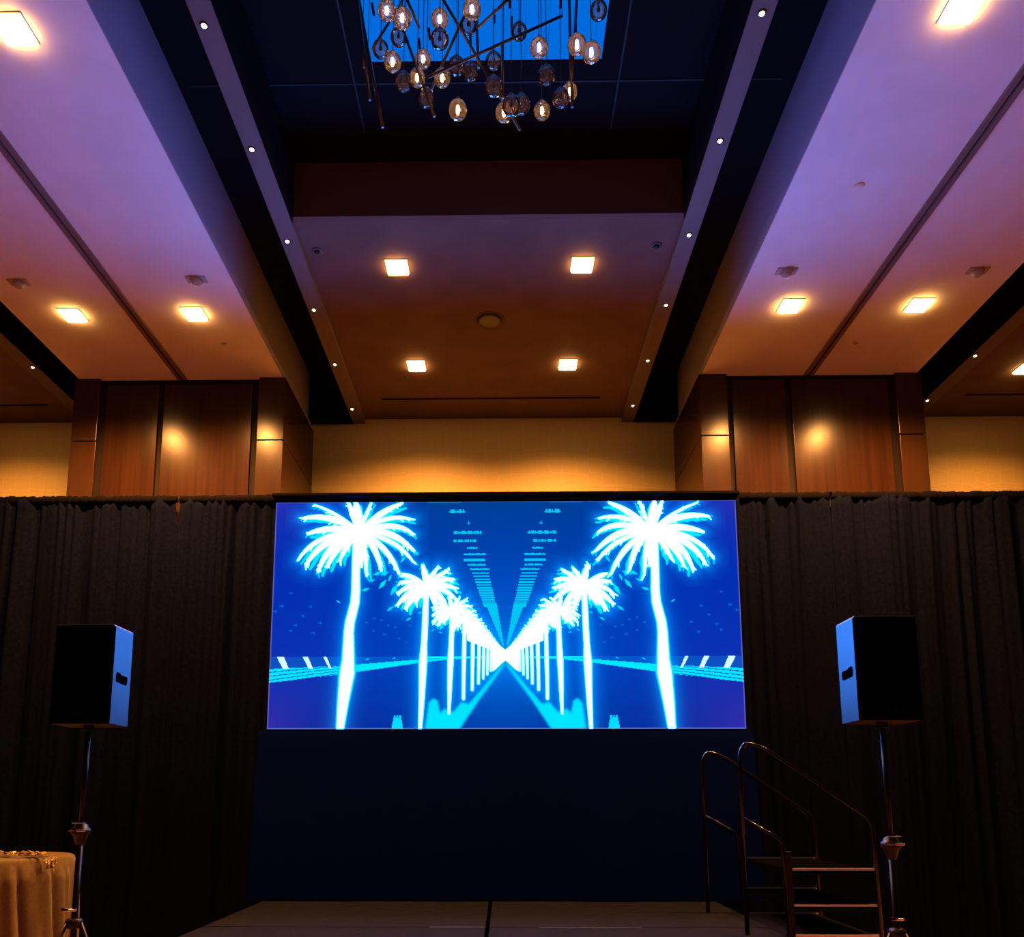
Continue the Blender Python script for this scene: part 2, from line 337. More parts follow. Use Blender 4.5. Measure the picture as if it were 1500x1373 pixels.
for x, y, z, on in GLB:
    p = C((x, y, z))
    if glass0 is None:
        g = glass0 = globe_mesh().build('glass_globe', M['glass'], ch, loc=p)
        s = sock0 = MB().lathe([(.006,.052),(.013,.056),(.012,.074),(.004,.080)], n=14).build('socket', M['brass'], g)
    else:
        g = glass0.copy(); COL.objects.link(g); g.parent = ch; g.location = p
        s = sock0.copy(); COL.objects.link(s); s.parent = g
    ln = HU - z - .078
    MB().tube([(0,0,.078),(0,0,.078+ln)], .0028, 6).build('cord', M['cord'], g)
    if on:
        if bulb0 is None:
            bulb0 = MB().lathe([(.001,-.026),(.007,-.022),(.0085,-.008),(.0085,.018),(.005,.026),(.002,.030)], n=12).build('bulb', M['filament'], g)
            bulb0.parent = g
        else:
            q = bulb0.copy(); COL.objects.link(q); q.parent = g
    else:
        MB().lathe([(.001,-.012),(.010,-.006),(.011,.010),(.005,.030),(.004,.052)], n=12).build('dark_bulb', M['trim_dark'], g)
RODS = [((-.355,4.05,6.367),(.112,4.3,5.707)),((.384,4.35,6.567),(-.428,4.0,5.773)),((.035,3.9,6.167),(-.14,4.1,6.21)),((-.232,4.2,6.397),(-.451,4.45,6.146)),((-.908,4.3,6.66),(-.823,4.35,5.976)),((-.746,3.85,5.806),(-.671,3.95,5.402)),((-.558,4.0,6.306),(-.489,4.1,6.209)),((-.638,4.4,6.757),(-.785,4.2,6.183)),((.406,4.1,6.399),(.418,4.15,5.712)),((-.161,4.35,6.572),(-.146,4.4,6.249)),((-.58,4.15,6.212),(-.409,4.25,5.756)),((.004,4.0,5.975),(.007,4.05,5.679)),((.474,4.3,6.63),(.438,4.35,6.086)),((-.91,4.5,6.544),(-.904,4.55,6.418))]
for a, b_ in RODS:
    r = MB().tube([C(a), C(b_)], .0085, 10).build('brass_rod', M['brass'], ch)
    top = a if a[2] > b_[2] else b_
    pt = C(top)
    MB().tube([pt, (pt[0], pt[1], 0)], .002, 6).build('hanger_wire', M['cord'], r)

# ------------------------------------------------------------------ drapes
def vnoise(seed, n=4000, step=.05):
    rng = np.random.RandomState(seed); v = rng.rand(n)
    def fn(x):
        t = np.asarray(x)/step + n/2; i = np.floor(t).astype(int); u = t-i; u = u*u*(3-2*u)
        return v[i % n]*(1-u) + v[(i+1) % n]*u
    return fn
def drape(name, x0, x1, z0, z1, y, seed, lab, cat='drape', group=None, amp=.05, gap_l=0, gap_r=0, fan=.0):
    w = x1-x0; nx = int(w/.012); nz = 46
    big, mid, fin, ph = vnoise(seed, step=.34), vnoise(seed+1, step=.15), vnoise(seed+2, step=.045), vnoise(seed+3, step=.6)
    u = np.linspace(0, 1, nx+1); vs = []; xs0 = x0 + u*w
    for j in range(nz+1):
        s = j/nz                      # 0 top .. 1 bottom
        z = z1 + (z0-z1)*s
        drift = .10*s*(ph(xs0)-.5) + .05*s*(xs0-(x0+x1)/2)*fan
        q = xs0 + drift
        top = math.exp(-s*9)
        f = (big(q*1.0)-.5)*1.5*(.35+.65*min(1, s*3)) + (np.abs(np.sin(q*9.5 + 5*big(q+3)))-.5)*.6*(.5+.5*min(1, s*4)) + (mid(q)-.5)*.9 + (fin(q*(1))-.5)*(.25+.7*top)
        yy = y + amp*f*(1-np.exp(-(xs0-x0)/.07))*(1-np.exp(-(x1-xs0)/.07))
        gl = gap_l*max(0, 1-s/.07); gr = gap_r*max(0, 1-s/.07)
        xx = xs0 + gl*np.exp(-(xs0-x0)/.12) - gr*np.exp(-(x1-xs0)/.12)
        vs.append(np.stack([xx, yy, np.full_like(xx, z)], 1))
    V = np.concatenate(vs); n1 = nx+1
    F = [(j*n1+i, j*n1+i+1, (j+1)*n1+i+1, (j+1)*n1+i) for j in range(nz) for i in range(nx)]
    mb = MB().add(V.tolist(), F, True)
    o = mb.build(name, M['drape'])
    tag(o, lab, cat, group)
    so = o.modifiers.new('solid', 'SOLIDIFY'); so.thickness = .004
    return o
def header(parent, x0, x1, z, y, seed):
    fn, fm = vnoise(seed, step=.022), vnoise(seed+1, step=.11)
    nx = int((x1-x0)/.010); n = 12; vs = []; fs = []
    for i in range(nx+1):
        x = x0 + (x1-x0)*i/nx
        r = .040 + .012*(float(fn(x))-.5) + .010*(float(fm(x))-.5)
        for k in range(n):
            a = 2*math.pi*k/n
            vs.append((x + .006*math.sin(a*2+i), y - r*.8*math.cos(a), z + r*math.sin(a)*1.15))
    for i in range(nx):
        for k in range(n): fs.append((i*n+k, i*n+(k+1) % n, (i+1)*n+(k+1) % n, (i+1)*n+k))
    MB().add(vs, fs, True).build('gathered_header', M['drape_head'], parent)
YD = 8.89; ZT = 5.165
GD = 'black drapes hung across the hall'
for nm, x0, x1, lab, sd, gl, gr in (
    (0, -10.7, -3.8206, 'black drape panel at far left, behind loudspeaker and cream table', 3, 0, .045),
    (1, -3.8194, -1.2427, 'black drape panel between the white gap and big screen', 17, .02, 0),
    (2, -1.236, 1.236, 'black drape panel hidden behind the middle of big screen', 29, 0, 0),
    (3, 1.2427, 3.8194, 'black drape panel from big screen to dark right slit', 41, 0, .0),
    (4, 3.8206, 10.7, 'black drape panel at far right, behind loudspeaker and past it', 53, .012, 0)):
    d = drape('drape_panel', x0, x1, .01, ZT, YD, sd, lab, 'drape', GD, .075, gl, gr)
    header(d, x0+(.012 if gl else .007), x1-(.022 if gr else .007), ZT, YD, sd+9)

# ------------------------------------------------------------------ big screen
def screen_pixels(Wd, Hd):
    """the palm avenue shown on the LED wall, drawn half by half (linear colours that the panel gives off)"""
    hw = Wd//2; sc = hw/1290.
    def build(rng, flip):
        yy, xx = np.mgrid[0:Hd, 0:hw].astype(float)
        X = 70 + xx/sc; Y = 62 + yy/Hd*1263.          # drawing coordinates; x runs edge 70 .. centre 1360
        kx, ky = sc, Hd/1263.
        def dist(pts, ws):
            """coverage of a tapered polyline"""
            cov = np.full((Hd, hw), 1e3)
            for (p, q, a, b) in zip(pts[:-1], pts[1:], ws[:-1], ws[1:]):
                m_ = max(a, b) + 70
                i0 = max(int((min(p[1], q[1])-m_-62)*ky), 0); i1 = min(int((max(p[1], q[1])+m_-62)*ky)+2, Hd)
                j0 = max(int((min(p[0], q[0])-m_-70)*kx), 0); j1 = min(int((max(p[0], q[0])+m_-70)*kx)+2, hw)
                if i1 <= i0 or j1 <= j0: continue
                xs, ys = X[i0:i1, j0:j1], Y[i0:i1, j0:j1]
                dx, dy = q[0]-p[0], q[1]-p[1]; l2 = dx*dx+dy*dy+1e-9
                t = np.clip(((xs-p[0])*dx+(ys-p[1])*dy)/l2, 0, 1)
                d = np.hypot(xs-p[0]-t*dx, ys-p[1]-t*dy) - (a+(b-a)*t)/2
                cov[i0:i1, j0:j1] = np.minimum(cov[i0:i1, j0:j1], d)
            return cov
        aa = 1.6/sc*.5
        def mask(d): return np.clip(.5 - d/aa/2, 0, 1)
        G = np.array([0, .035, .50])
        img = np.zeros((Hd, hw, 3))
        dv = np.hypot(X-1360, (Y-930)*1.0)
        t = np.exp(-dv/330.)[..., None]
        img[:] = np.array([.0, .026, .44])
        img += t*np.array([0, .16, .35])
        low = np.clip((Y-1000)/325., 0, 1)[..., None]
        img = img*(1-.25*low)
        topd = (np.clip(1-(Y-62)/500., 0, 1)*np.clip((X-500)/500., 0, 1))[..., None]
        img = img*(1-topd*.45) + topd*np.array([0, .030, .06])
        pur = np.exp(-np.hypot(X-70, Y-1325)/190.)[..., None]*.8 + np.exp(-np.hypot(X-70, Y-62)/120.)[..., None]*.5
        img = img*(1-.35*pur) + pur*np.array([.045, .012, .20])
        WHT = np.array([1.6, 13.5, 62.0]); CY = np.array([0, .82, 1.25])
        white = np.full((Hd, hw), 1e3); cyan = np.full((Hd, hw), 1e3)
        def crown(cx, cy, S, fr):
            nonlocal white, cyan
            for (tx, ty, ux, uy, w) in fr:
                P = []; n = 12
                for k in range(n+1):
                    s = k/n
                    P.append((cx+S*((1-s)*(1-s)*0+2*s*(1-s)*ux+s*s*tx), cy+S*((1-s)*(1-s)*0+2*s*(1-s)*uy+s*s*ty)))
                ws = [S*w*1.12*(.35+1.0*math.sin(math.pi*min(1, .12+.85*k/n))) for k in range(n+1)]
                white = np.minimum(white, dist(P, ws))
                P2 = [(x+S*(8+rng.rand()*6)*(k_/n)*2, y+S*(8+(9+rng.rand()*14)*k_/n)) for k_, (x, y) in enumerate(P)]
                cyan = np.minimum(cyan, dist(P2, [q_*1.15 for q_ in ws]))
                for k in range(2, n+1):           # leaflets hanging off the frond
                    for sgn in (-1, 1):
                        if rng.rand() < .25: continue
                        x, y = P[k]; dx, dy = P[k][0]-P[k-1][0], P[k][1]-P[k-1][1]; l = math.hypot(dx, dy)+1e-6
                        ln = S*(16+rng.rand()*24)*(1.15-k/n*.5)
                        ex = x+dx/l*ln*.9 - sgn*dy/l*ln*.55; ey = y+dy/l*ln*.9 + sgn*dx/l*ln*.55 + ln*.35
                        (white, cyan)[0] if False else None
                        d_ = dist([(x, y), (ex, ey)], [S*7, S*2])
                        if rng.rand() < .5: white = np.minimum(white, d_)
                        else: cyan = np.minimum(cyan, d_-1.5*S)
        BIG = [(-320,-80,-165,-110,20),(-290,10,-165,-40,22),(-340,160,-245,0,16),(-295,190,-215,30,22),(-225,225,-175,50,22),(-175,200,-125,60,22),(-105,160,-75,70,18),
               (-255,-155,-125,-110,9),(-25,-170,-15,-110,30),(-65,-165,-40,-100,20),(65,-175,40,-110,10),(230,-160,115,-120,20),(290,-70,150,-110,14),(295,10,195,-70,18),(305,110,175,-30,22),
               (300,170,215,40,14),(225,240,155,70,18),(125,220,95,70,20),(45,250,35,80,16),(15,200,5,60,20)]
        crown(545, 232, 1.0, BIG)
        MED = [(-130,-70,-80,-60,16),(-145,-25,-80,-35,18),(-160,40,-100,-20,16),(-155,95,-95,20,22),(-115,120,-70,30,26),(-60,90,-40,30,18),(-25,-120,-5,-60,20),(60,-105,20,-60,14),(120,-95,60,-60,14),(150,-40,80,-50,16),
               (160,10,95,-20,18),(165,75,100,0,16),(120,140,75,30,20),(55,130,40,40,20)]
        crown(925, 545, 1.0, MED)
        for (cx, cy, S) in ((1065,680,.66),(1132,722,.46),(1180,762,.36),(1214,790,.28),(1240,810,.22),(1262,830,.17),(1282,846,.13),(1300,862,.1)):
            crown(cx, cy, S, MED)
        def trunk(P, ws):
            nonlocal white, cyan
            white = np.minimum(white, dist(P, ws)); cyan = np.minimum(cyan, dist(P, [w*1.25+6 for w in ws]))
        trunk([(528,250),(530,480),(532,560),(529,630),(516,690),(504,740),(499,800),(500,950),(496,1020),(478,1180),(465,1330)], [36,38,40,42,43,44,46,58,72,52,34])
        trunk([(922,560),(918,760),(914,860),(910,960),(905,1160),(898,1330)], [24,26,26,36,24,14])
        trunk([(1068,700),(1063,860),(1060,945),(1056,1100),(1053,1240)], [20,20,26,18,8])
        for x, yb, w in ((1133,1160,15),(1180,1112,13),(1214,1078,11),(1240,1050,9),(1262,1030,8),(1280,1010,7),(1296,995,7),(1310,985,6)):
            trunk([(x+3, 730+(x-1130)*.868),(x, 940),(x-2, yb)], [w, w, w*.7])
        wedge = np.minimum(0, 0)
        # the bright wedge around the vanishing point
        upl = 700+(X-1130)*.868; lowl = 1120-(X-1170)*.90
        WM = ((Y > upl) & (Y < 835+(X-1130)*.40) & (X > 1150) & (X < 1358)) | ((Y > upl) & (Y < lowl) & (X > 1288) & (X < 1358))
        WM = WM*1.
        for _ in range(2): WM = (WM*2 + np.roll(WM, 1, 0) + np.roll(WM, -1, 0) + np.roll(WM, 1, 1) + np.roll(WM, -1, 1))/6
        WM = np.clip(WM*2-.6, 0, 1)
        # halo, reflections
        gw = np.exp(-np.clip(white, 0, None)/26.)[..., None]
        img = img + gw*np.array([0, .22, .60])
        poly = [(925,1330),(945,1180),(968,1160),(990,1170),(1005,1240),(1030,1215),(1075,1235),(1120,1180),(1160,1190),(1235,1105),(1345,970),(1362,960),(1300,1050),(1215,1165),(1105,1330)]
        refl = np.zeros((Hd, hw), bool)
        for (x1, y1), (x2, y2) in zip(poly, poly[1:]+poly[:1]):
            refl ^= ((Y < y1) != (Y < y2)) & (X < (x2-x1)*(Y-y1)/((y2-y1) or 1e-6)+x1)
        soft = np.where(refl, 1., 0.)
        for _ in range(6):
            soft = (soft + np.roll(soft, 1, 0) + np.roll(soft, -1, 0) + np.roll(soft, 1, 1) + np.roll(soft, -1, 1))/5
        img = img*(1-soft[..., None]*.85) + soft[..., None]*CY*.95
        for bx, by, bw in ((775,1325,34),(790,1325,22),(760,1330,24)):
            d = np.maximum(np.abs(X-bx)-bw/2*np.clip((Y-1255)/60., 0, 1)-4, 1250-Y)
            img = np.where((d < 0)[..., None], CY*.9, img)
        # quay line and moored boats
        th = np.interp(X, [70, 460, 900, 1060, 1360], [74, 46, 18, 9, 4]); yc = np.interp(X, [70, 460, 900, 1060, 1360], [1035, 1004, 955, 942, 936])
        band = np.abs(Y-yc) < th/2
        lines = (np.sin((Y-yc)/th*22 + X*.012) > .72) & (X < 470)
        img = np.where((band & ~lines)[..., None], CY, img)
        haze_ = (Y > 930) & (Y < yc-th/2) & (X > 60)
        img = np.where(haze_[..., None], img+np.array([0, .05, .10]), img)
        for x0, w_, h_ in ((108,38,1.0),(250,28,1.),(362,18,1.)):
            sl = (Y > 930) & (Y < 994) & (X > x0+(Y-930)*.55) & (X < x0+w_+(Y-930)*.45)
            img = np.where(sl[..., None], np.array([.7, 1.4, 2.2]), img)
        line2 = (np.abs(Y-936) < 3) & (X > 900)
        img = np.where(line2[..., None], CY*1.6, img)
        # row of ceiling lights running to the vanishing point
        yv = 118.; k = 0
        lights = [(1090,118,90,22),(1155,184,20,20),(1150,238,160,17),(1135,285,125,13),(1175,326,60,12),(1190,362,120,13),(1188,394,118,14),(1200,422,100,11),(1218,447,105,11)]
        y_ = 470.
        while y_ < 660:
            cx = 1222+(y_-470)*.29; lights.append((cx, y_, 92-(y_-470)*.12, 9)); y_ += 17.5-(y_-470)*.035
        lm = np.zeros((Hd, hw))
        for n_, (cx, cy, w_, h_) in enumerate(lights):
            if flip: cx = cx+2
            inside = (np.abs(X-cx) < w_/2) & (np.abs(Y-cy) < h_/2)
            if n_ < 9 and n_ not in (6,):
                inside &= ((np.sin(X*.16+n_*2.)+np.sin(X*.37+n_)) > -.35) | (np.abs(Y-cy-2) < 2.5)
            lm = np.maximum(lm, inside*1.)
        tri = (Y > 640) & (Y < 880) & (X > 1250+(Y-640)*.41) & (X < 1312+(Y-640)*.17)
        lm = np.maximum(lm, tri*1.)
        img = img*(1-lm[..., None]) + lm[..., None]*np.array([0, .58, .90])
        # faint dotted lights in the side dark, drifting leaves
        for cx, cy in ((170,578),(120,650),(85,680),(280,655),(240,705),(200,757),(175,788),(335,745),(300,800),(640,720),(680,730),(720,760),(760,770),(800,720),(840,760),(640,790),(700,810),(780,830),(820,855),(600,745)):
            d = np.maximum(np.abs(X-cx)-11, np.abs(Y-cy)-4+.4*(X-cx)*np.sign(cx-500))
            img = np.where((d < 0)[..., None], np.array([0, .12, .62]), img)
        leaves = [(437,627,20,.6),(585,560,40,-.3),(680,530,60,-.9),(620,510,30,-.4),(745,560,70,-1.0),(725,667,38,-.6),(827,725,28,-.5),(905,765,20,-.8),(960,787,14,-.6),(1005,800,14,.2),(990,770,12,-.6),(650,470,46,-.3),(690,470,44,-.4),
                  (720,495,34,-1.2),(595,480,30,.3),(1030,745,16,-1),(1100,770,50,-1.5),(605,945,16,-.4),(750,940,12,-.4),(790,390,40,-1),(890,690,18,-.3)]
        for cx, cy, l_, a_ in leaves:
            dx, dy = math.cos(a_)*l_/2, math.sin(a_)*l_/2
            cyan = np.minimum(cyan, dist([(cx-dx, cy-dy), (cx, cy), (cx+dx, cy+dy)], [3, l_*.36, 3]))
        c_ = mask(cyan)[..., None]; img = img*(1-c_) + c_*CY
        w_ = np.maximum(mask(white), WM)[..., None]; img = img*(1-w_) + w_*WHT
        fade = np.clip((Y-1120)/210., 0, 1)[..., None]*mask(white)[..., None]*.45   # the reflected trunks pale towards the bottom
        img = img*(1-fade) + fade*np.array([.55, .9, 1.5])
        return img
    lft = build(np.random.RandomState(5), False); rgt = build(np.random.RandomState(8), True)[:, ::-1]
    out = np.concatenate([lft, rgt], 1)
    out[-2:] = np.maximum(out[-2:]*.5, np.array([.10, .16, .62])); out[:1] = np.array([.10, .12, .55])
    out[:, :2] = np.maximum(out[:, :2]*.6, np.array([.12, .12, .55])); out[:, -2:] = np.maximum(out[:, -2:]*.6, np.array([.12, .12, .55]))
    return out
sx0, sx1, sz0, sz1, sy = -2.616, 2.672, 2.425, 5.05, 8.72
scr = thing('led_screen', 'wide glowing LED screen showing cyan palm trees in front of drapes', 'screen', ((sx0+sx1)/2, sy, sz0))
wS, hS = sx1-sx0, sz1-sz0
PW, PH = 720, 358
px = screen_pixels(PW, PH)
me = bpy.data.meshes.new('display')
gx, gz = np.meshgrid(np.linspace(-wS/2, wS/2, PW), np.linspace(hS, 0, PH))
co = np.stack([gx.ravel(), np.zeros(PW*PH), gz.ravel()], 1).astype(np.float32)
i_, j_ = np.meshgrid(np.arange(PW-1), np.arange(PH-1)); a_ = (j_*PW+i_).ravel()
quads = np.stack([a_, a_+PW, a_+PW+1, a_+1], 1).astype(np.int32)
me.vertices.add(PW*PH); me.vertices.foreach_set('co', co.ravel())
me.loops.add(quads.size); me.loops.foreach_set('vertex_index', quads.ravel())
me.polygons.add(len(quads)); me.polygons.foreach_set('loop_start', np.arange(0, quads.size, 4, dtype=np.int32)); me.polygons.foreach_set('loop_total', np.full(len(quads), 4, dtype=np.int32))
me.update(calc_edges=True); me.validate()
at = me.color_attributes.new('panel_colour', 'FLOAT_COLOR', 'POINT')
at.data.foreach_set('color', np.concatenate([px.reshape(-1, 3), np.ones((PW*PH, 1))], 1).astype(np.float32).ravel())
m = bpy.data.materials.new('led_panel'); m.use_nodes = True; N = m.node_tree.nodes; L = m.node_tree.links; N.clear()
an = N.new('ShaderNodeAttribute'); an.attribute_name = 'panel_colour'; e = N.new('ShaderNodeEmission'); out = N.new('ShaderNodeOutputMaterial')
# LED modules throw their light forward and fade out beyond about 60 degrees
ge = N.new('ShaderNodeNewGeometry'); dp = N.new('ShaderNodeVectorMath'); dp.operation = 'DOT_PRODUCT'
L.new(ge.outputs['Incoming'], dp.inputs[0]); L.new(ge.outputs['Normal'], dp.inputs[1])
mr = N.new('ShaderNodeMapRange'); mr.interpolation_type = 'SMOOTHSTEP'; mr.inputs['From Min'].default_value = .22; mr.inputs['From Max'].default_value = .78
L.new(dp.outputs['Value'], mr.inputs['Value']); L.new(mr.outputs['Result'], e.inputs['Strength'])
L.new(an.outputs['Color'], e.inputs['Color']); L.new(e.outputs[0], out.inputs['Surface'])
me.materials.append(m)
o = bpy.data.objects.new('display', me); COL.objects.link(o); o.parent = scr
MB().box(-wS/2, wS/2, .004, .08, 0, hS).build('screen_casing', M['black_plastic'], scr)
MB().box(-wS/2-.02, wS/2+.02, -.12, .08, hS+.035, hS+.075).build('hanging_bar', M['drape_head'], scr, .01)
# masking drape below the screen, hung from under the screen and pulled forward onto the stage
def skirt():
    x0, x1, zt, zb = -2.70, 2.74, 2.408, .602
    nx, nz = 430, 40; fa, fb, fc = vnoise(71, step=.5), vnoise(72, step=.2), vnoise(73, step=.7); vs = []
    xs = np.linspace(x0, x1, nx+1)
    for j in range(nz+1):
        s = j/nz; z = zt+(zb-zt)*s
        q = xs + .25*s*(fc(xs)-.5)
        y = 8.715 - .17*s**.8 + (.008+.05*s)*((fa(q)-.5)*1.4 + (fb(q)-.5)*.6)
        vs.append(np.stack([xs, y, np.full_like(xs, z)], 1))
    V = np.concatenate(vs); n1 = nx+1
    F = [(j*n1+i, j*n1+i+1, (j+1)*n1+i+1, (j+1)*n1+i) for j in range(nz) for i in range(nx)]
    o = MB().add(V.tolist(), F, True).build('masking_drape', M['masking'])
    tag(o, 'dark masking cloth hanging below the glowing screen to the stage', 'drape')
skirt()

# ------------------------------------------------------------------ stage
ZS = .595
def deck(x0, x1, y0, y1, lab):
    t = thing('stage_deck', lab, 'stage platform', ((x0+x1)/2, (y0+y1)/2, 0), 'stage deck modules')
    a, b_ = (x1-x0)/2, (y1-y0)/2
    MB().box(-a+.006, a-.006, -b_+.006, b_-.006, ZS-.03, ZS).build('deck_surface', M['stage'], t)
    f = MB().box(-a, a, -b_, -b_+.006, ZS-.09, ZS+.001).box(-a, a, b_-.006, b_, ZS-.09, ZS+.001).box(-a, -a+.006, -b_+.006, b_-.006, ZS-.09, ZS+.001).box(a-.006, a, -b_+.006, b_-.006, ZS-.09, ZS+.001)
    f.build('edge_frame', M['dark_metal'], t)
    for sx in (-1, 1):
        for sy_ in (-1, 1):
            MB().tube([(sx*(a-.1), sy_*(b_-.1), 0), (sx*(a-.1), sy_*(b_-.1), ZS-.03)], .02, 10).build('leg', M['dark_metal'], t)
    return t
deck(-2.53, -.150, 6.86, 8.66, 'rear stage deck module, left of the dark centre seam')
deck(-.118, 2.222, 6.86, 8.66, 'rear stage deck module, right of the dark centre seam')
d3 = deck(-2.53, -.150, 5.75, 6.85, 'front stage deck module, left of the dark centre seam')
d4 = deck(-.118, 2.222, 5.75, 6.85, 'front stage deck module, right of the dark centre seam')
MB().box(.72, 1.19, .538, .55, ZS, ZS+.004).build('edge_trim', M['metal'], d3)
MB().box(-.75, .10, .538, .55, ZS, ZS+.003).build('edge_trim', M['metal'], d4)

# ------------------------------------------------------------------ stair unit with handrails
st = thing('stage_stairs', 'black stair unit with twin looped handrails at stage end', 'stairs', (2.30, 7.1, 0))
def S_(x, y, z): return (x-2.30, y-7.1, z)
YA, YF = 7.725, 6.507
for z in (1.105, .826):
    tr = MB().box(2.292-2.3, 2.945-2.3, YF-7.1+.02, YA-7.1-.02, z-.035, z-.006).build('tread', M['tread'], st)
    for y in (YF, YA):
        s = 1 if y == YA else -1
        MB().box(2.285-2.3, 2.955-2.3, y-7.1-.014, y-7.1+.014, z-.012, z+.004).build('metal_nosing', M['metal'], tr)
        MB().box(2.285-2.3, 2.955-2.3, y-7.1-.010, y-7.1+.010, z-.048, z-.036).build('lower_lip', M['dark_metal'], tr)
tr = MB().box(2.230-2.3, 2.945-2.3, YF-7.1+.02, YA-7.1-.02, ZS-.04, ZS-.004).build('tread', M['stage'], st)
tag(tr, 'brown carpeted lowest tread')
for y in (YF, YA):
    MB().box(2.285-2.3, 2.955-2.3, y-7.1-.014, y-7.1+.014, ZS-.012, ZS+.006).build('metal_nosing', M['metal'], tr)
def arc(pts, n=8):
    """round the corners of a polyline with quadratic curves"""
    out = [Vector(pts[0][:3])]
    for i in range(1, len(pts)-1):
        p, a, b_ = Vector(pts[i][:3]), Vector(pts[i-1][:3]), Vector(pts[i+1][:3]); r = pts[i][3]
        u = p+(a-p).normalized()*min(r, (a-p).length*.49); v = p+(b_-p).normalized()*min(r, (b_-p).length*.49)
        for k in range(n+1):
            s = k/n; out.append(u*(1-s)**2 + p*2*s*(1-s) + v*s*s)
    out.append(Vector(pts[-1][:3])); return out
for y in (YF, YA):
    yy = y-7.1
    P = arc([(1.928-2.3, yy, ZS+.006), (1.928-2.3, yy, 2.115, .20), (2.10-2.3, yy, 2.085, .12), (2.965-2.3, yy, 1.485, .10), (2.985-2.3, yy, 0)])
    rl = MB().tube(P, .019, 12).build('handrail', M['rail'], st)
    P = arc([(1.932-2.3, yy, 1.50), (2.24-2.3, yy, 1.32, .06), (2.272-2.3, yy, 0)])
    MB().tube(P, .019, 12).build('mid_rail', M['rail'], rl)
    MB().box(2.25-2.3, 2.30-2.3, yy-.02, yy+.02, 0, 1.24).build('post', M['black_plastic'], rl)

# ------------------------------------------------------------------ loudspeakers and stands
def loudspeaker(loc, side, lab):
    t = thing('loudspeaker', lab, 'loudspeaker', loc, 'loudspeakers on stands')     # origin: centre of the bottom
    w, d, h = .1975, .15, .68
    MB().box(-w, w, -d+.03, d, 0, h).build('cabinet', M['cabinet'], t, .006)
    g = MB()
    n = 14; pf = [(-w, -d+.030)] + [(-w+2*w*k/n, -d+.012-.012*math.sin(math.pi*k/n)) for k in range(n+1)] + [(w, -d+.030)]
    g.prism(pf, .004, h-.004, 'z'); gr = g.build('grille', M['grille'], t)
    MB().box(-.035, .035, -d-.004, -d+.001, .055, .085).build('badge', M['dark_metal'], gr)
    for s in (-1, 1):
        x = s*w
        prof = [(-.062,.0),(-.056,-.012),(.078,-.02),(.092,-.008),(.095,.030),(.086,.040),(.0,.042),(-.014,.052),(-.05,.056),(-.062,.046)]
        MB().prism([(a, b_+.31) for a, b_ in prof], x-.001 if s > 0 else x-.004, x+.004 if s > 0 else x+.001, 'x').build('handle', M['grille'], t)
        MB().box(min(x, x+s*.002), max(x, x+s*.002), -d+.034, -d+.037, .01, h-.01).build('side_seam', M['grille'], t)
    MB().box(-w+.004, w-.004, -d+.02, d-.01, h, h+.004).build('top_plate', mat('pale_top_edge', (.45,.38,.36), .5), t)  # thin plate, paler than the cabinet, along its top
    MB().lathe([(.035,-.0),(.035,-.02),(.024,-.02)], n=20).build('pole_socket', M['black_plastic'], t)
def speaker_stand(loc, ztop, zcol, zhub, rots, lab):
    t = thing('speaker_stand', lab, 'speaker stand', loc, 'tripod speaker stands')
    MB().tube([(0,0,zcol),(0,0,ztop)], .0175, 14).build('upper_pole', M['dark_metal'], t)
    MB().tube([(0,0,.30),(0,0,zcol)], .021, 14).build('lower_pole', M['dark_metal'], t)
    c = MB().lathe([(.022,-.085),(.03,-.075),(.046,-.02),(.060,-.012),(.060,.022),(.050,.026),(.040,.050),(.028,.056),(.024,.06)], (0,0,zcol), 28).build('clamp_collar', mat('collar_plastic', (.018,.016,.016), .3, spec=.14), t)
    MB().box(.0, .058, -.066, -.05, zcol+.004, zcol+.020).build('clamp_lever', M['metal'], c, .003)
    MB().box(-.050, -.004, -.066, -.05, zcol+.006, zcol+.012).build('label_plate', M['metal'], c)
    MB().box(-.040, .044, -.052, -.030, zcol+.056, zcol+.062).build('collar_rim', M['metal'], c)
    MB().lathe([(.022,-.05),(.05,-.04),(.058,0),(.045,.018),(.022,.024)], (0,0,zhub), 24).build('hub', mat('hub_plastic', (.015,.013,.013), .25, spec=.14), t)
    k = MB().tube([(0,-.02,zhub+.075),(-.06,-.06,zhub+.085)], [.008,.010], 10).build('knob', M['dark_metal'], t)
    MB().box(-.05, .03, -.045, -.03, zhub+.07, zhub+.085).build('knob_bar', M['metal'], k, .004)
    for a in rots:
        u = Vector((math.cos(R(a)), math.sin(R(a)), 0))
        p0 = u*.05+Vector((0,0,zhub-.01)); p1 = u*.42+Vector((0,0,.03))
        lg = MB().tube([p0, p1], .013, 10).build('leg', M['dark_metal'], t)
        q = p0.lerp(p1, .55)
        MB().tube([Vector((0,0,.34))+u*.02, q], .008, 8).build('brace', M['dark_metal'], lg)
        MB().tube([p1-Vector((0,0,.03))-u*.0, p1+Vector((0,0,.03))-u*.02], .02, 10).build('rubber_foot', M['black_plastic'], lg)
    MB().lathe([(.0175,0),(.04,-.002),(.04,.012),(.0175,.014)], (0,0,ztop-.014), 20).build('mount_plate', M['dark_metal'], t)
loudspeaker((-2.853, 5.40, 2.155), 1, 'black loudspeaker whose blue-lit side faces the screen, above cream table')
speaker_stand((-2.853, 5.40, 0), 2.134, 1.435, .85, (235, 355, 115), 'black tripod stand beside the cream table carrying a loudspeaker')
loudspeaker((2.480, 5.20, 2.150), -1, 'black loudspeaker whose blue-lit side faces the screen, above the stairs')
speaker_stand((2.480, 5.20, 0), 2.129, 1.36, .83, (190, 305, 70), 'black tripod stand beside the stair unit carrying a loudspeaker')

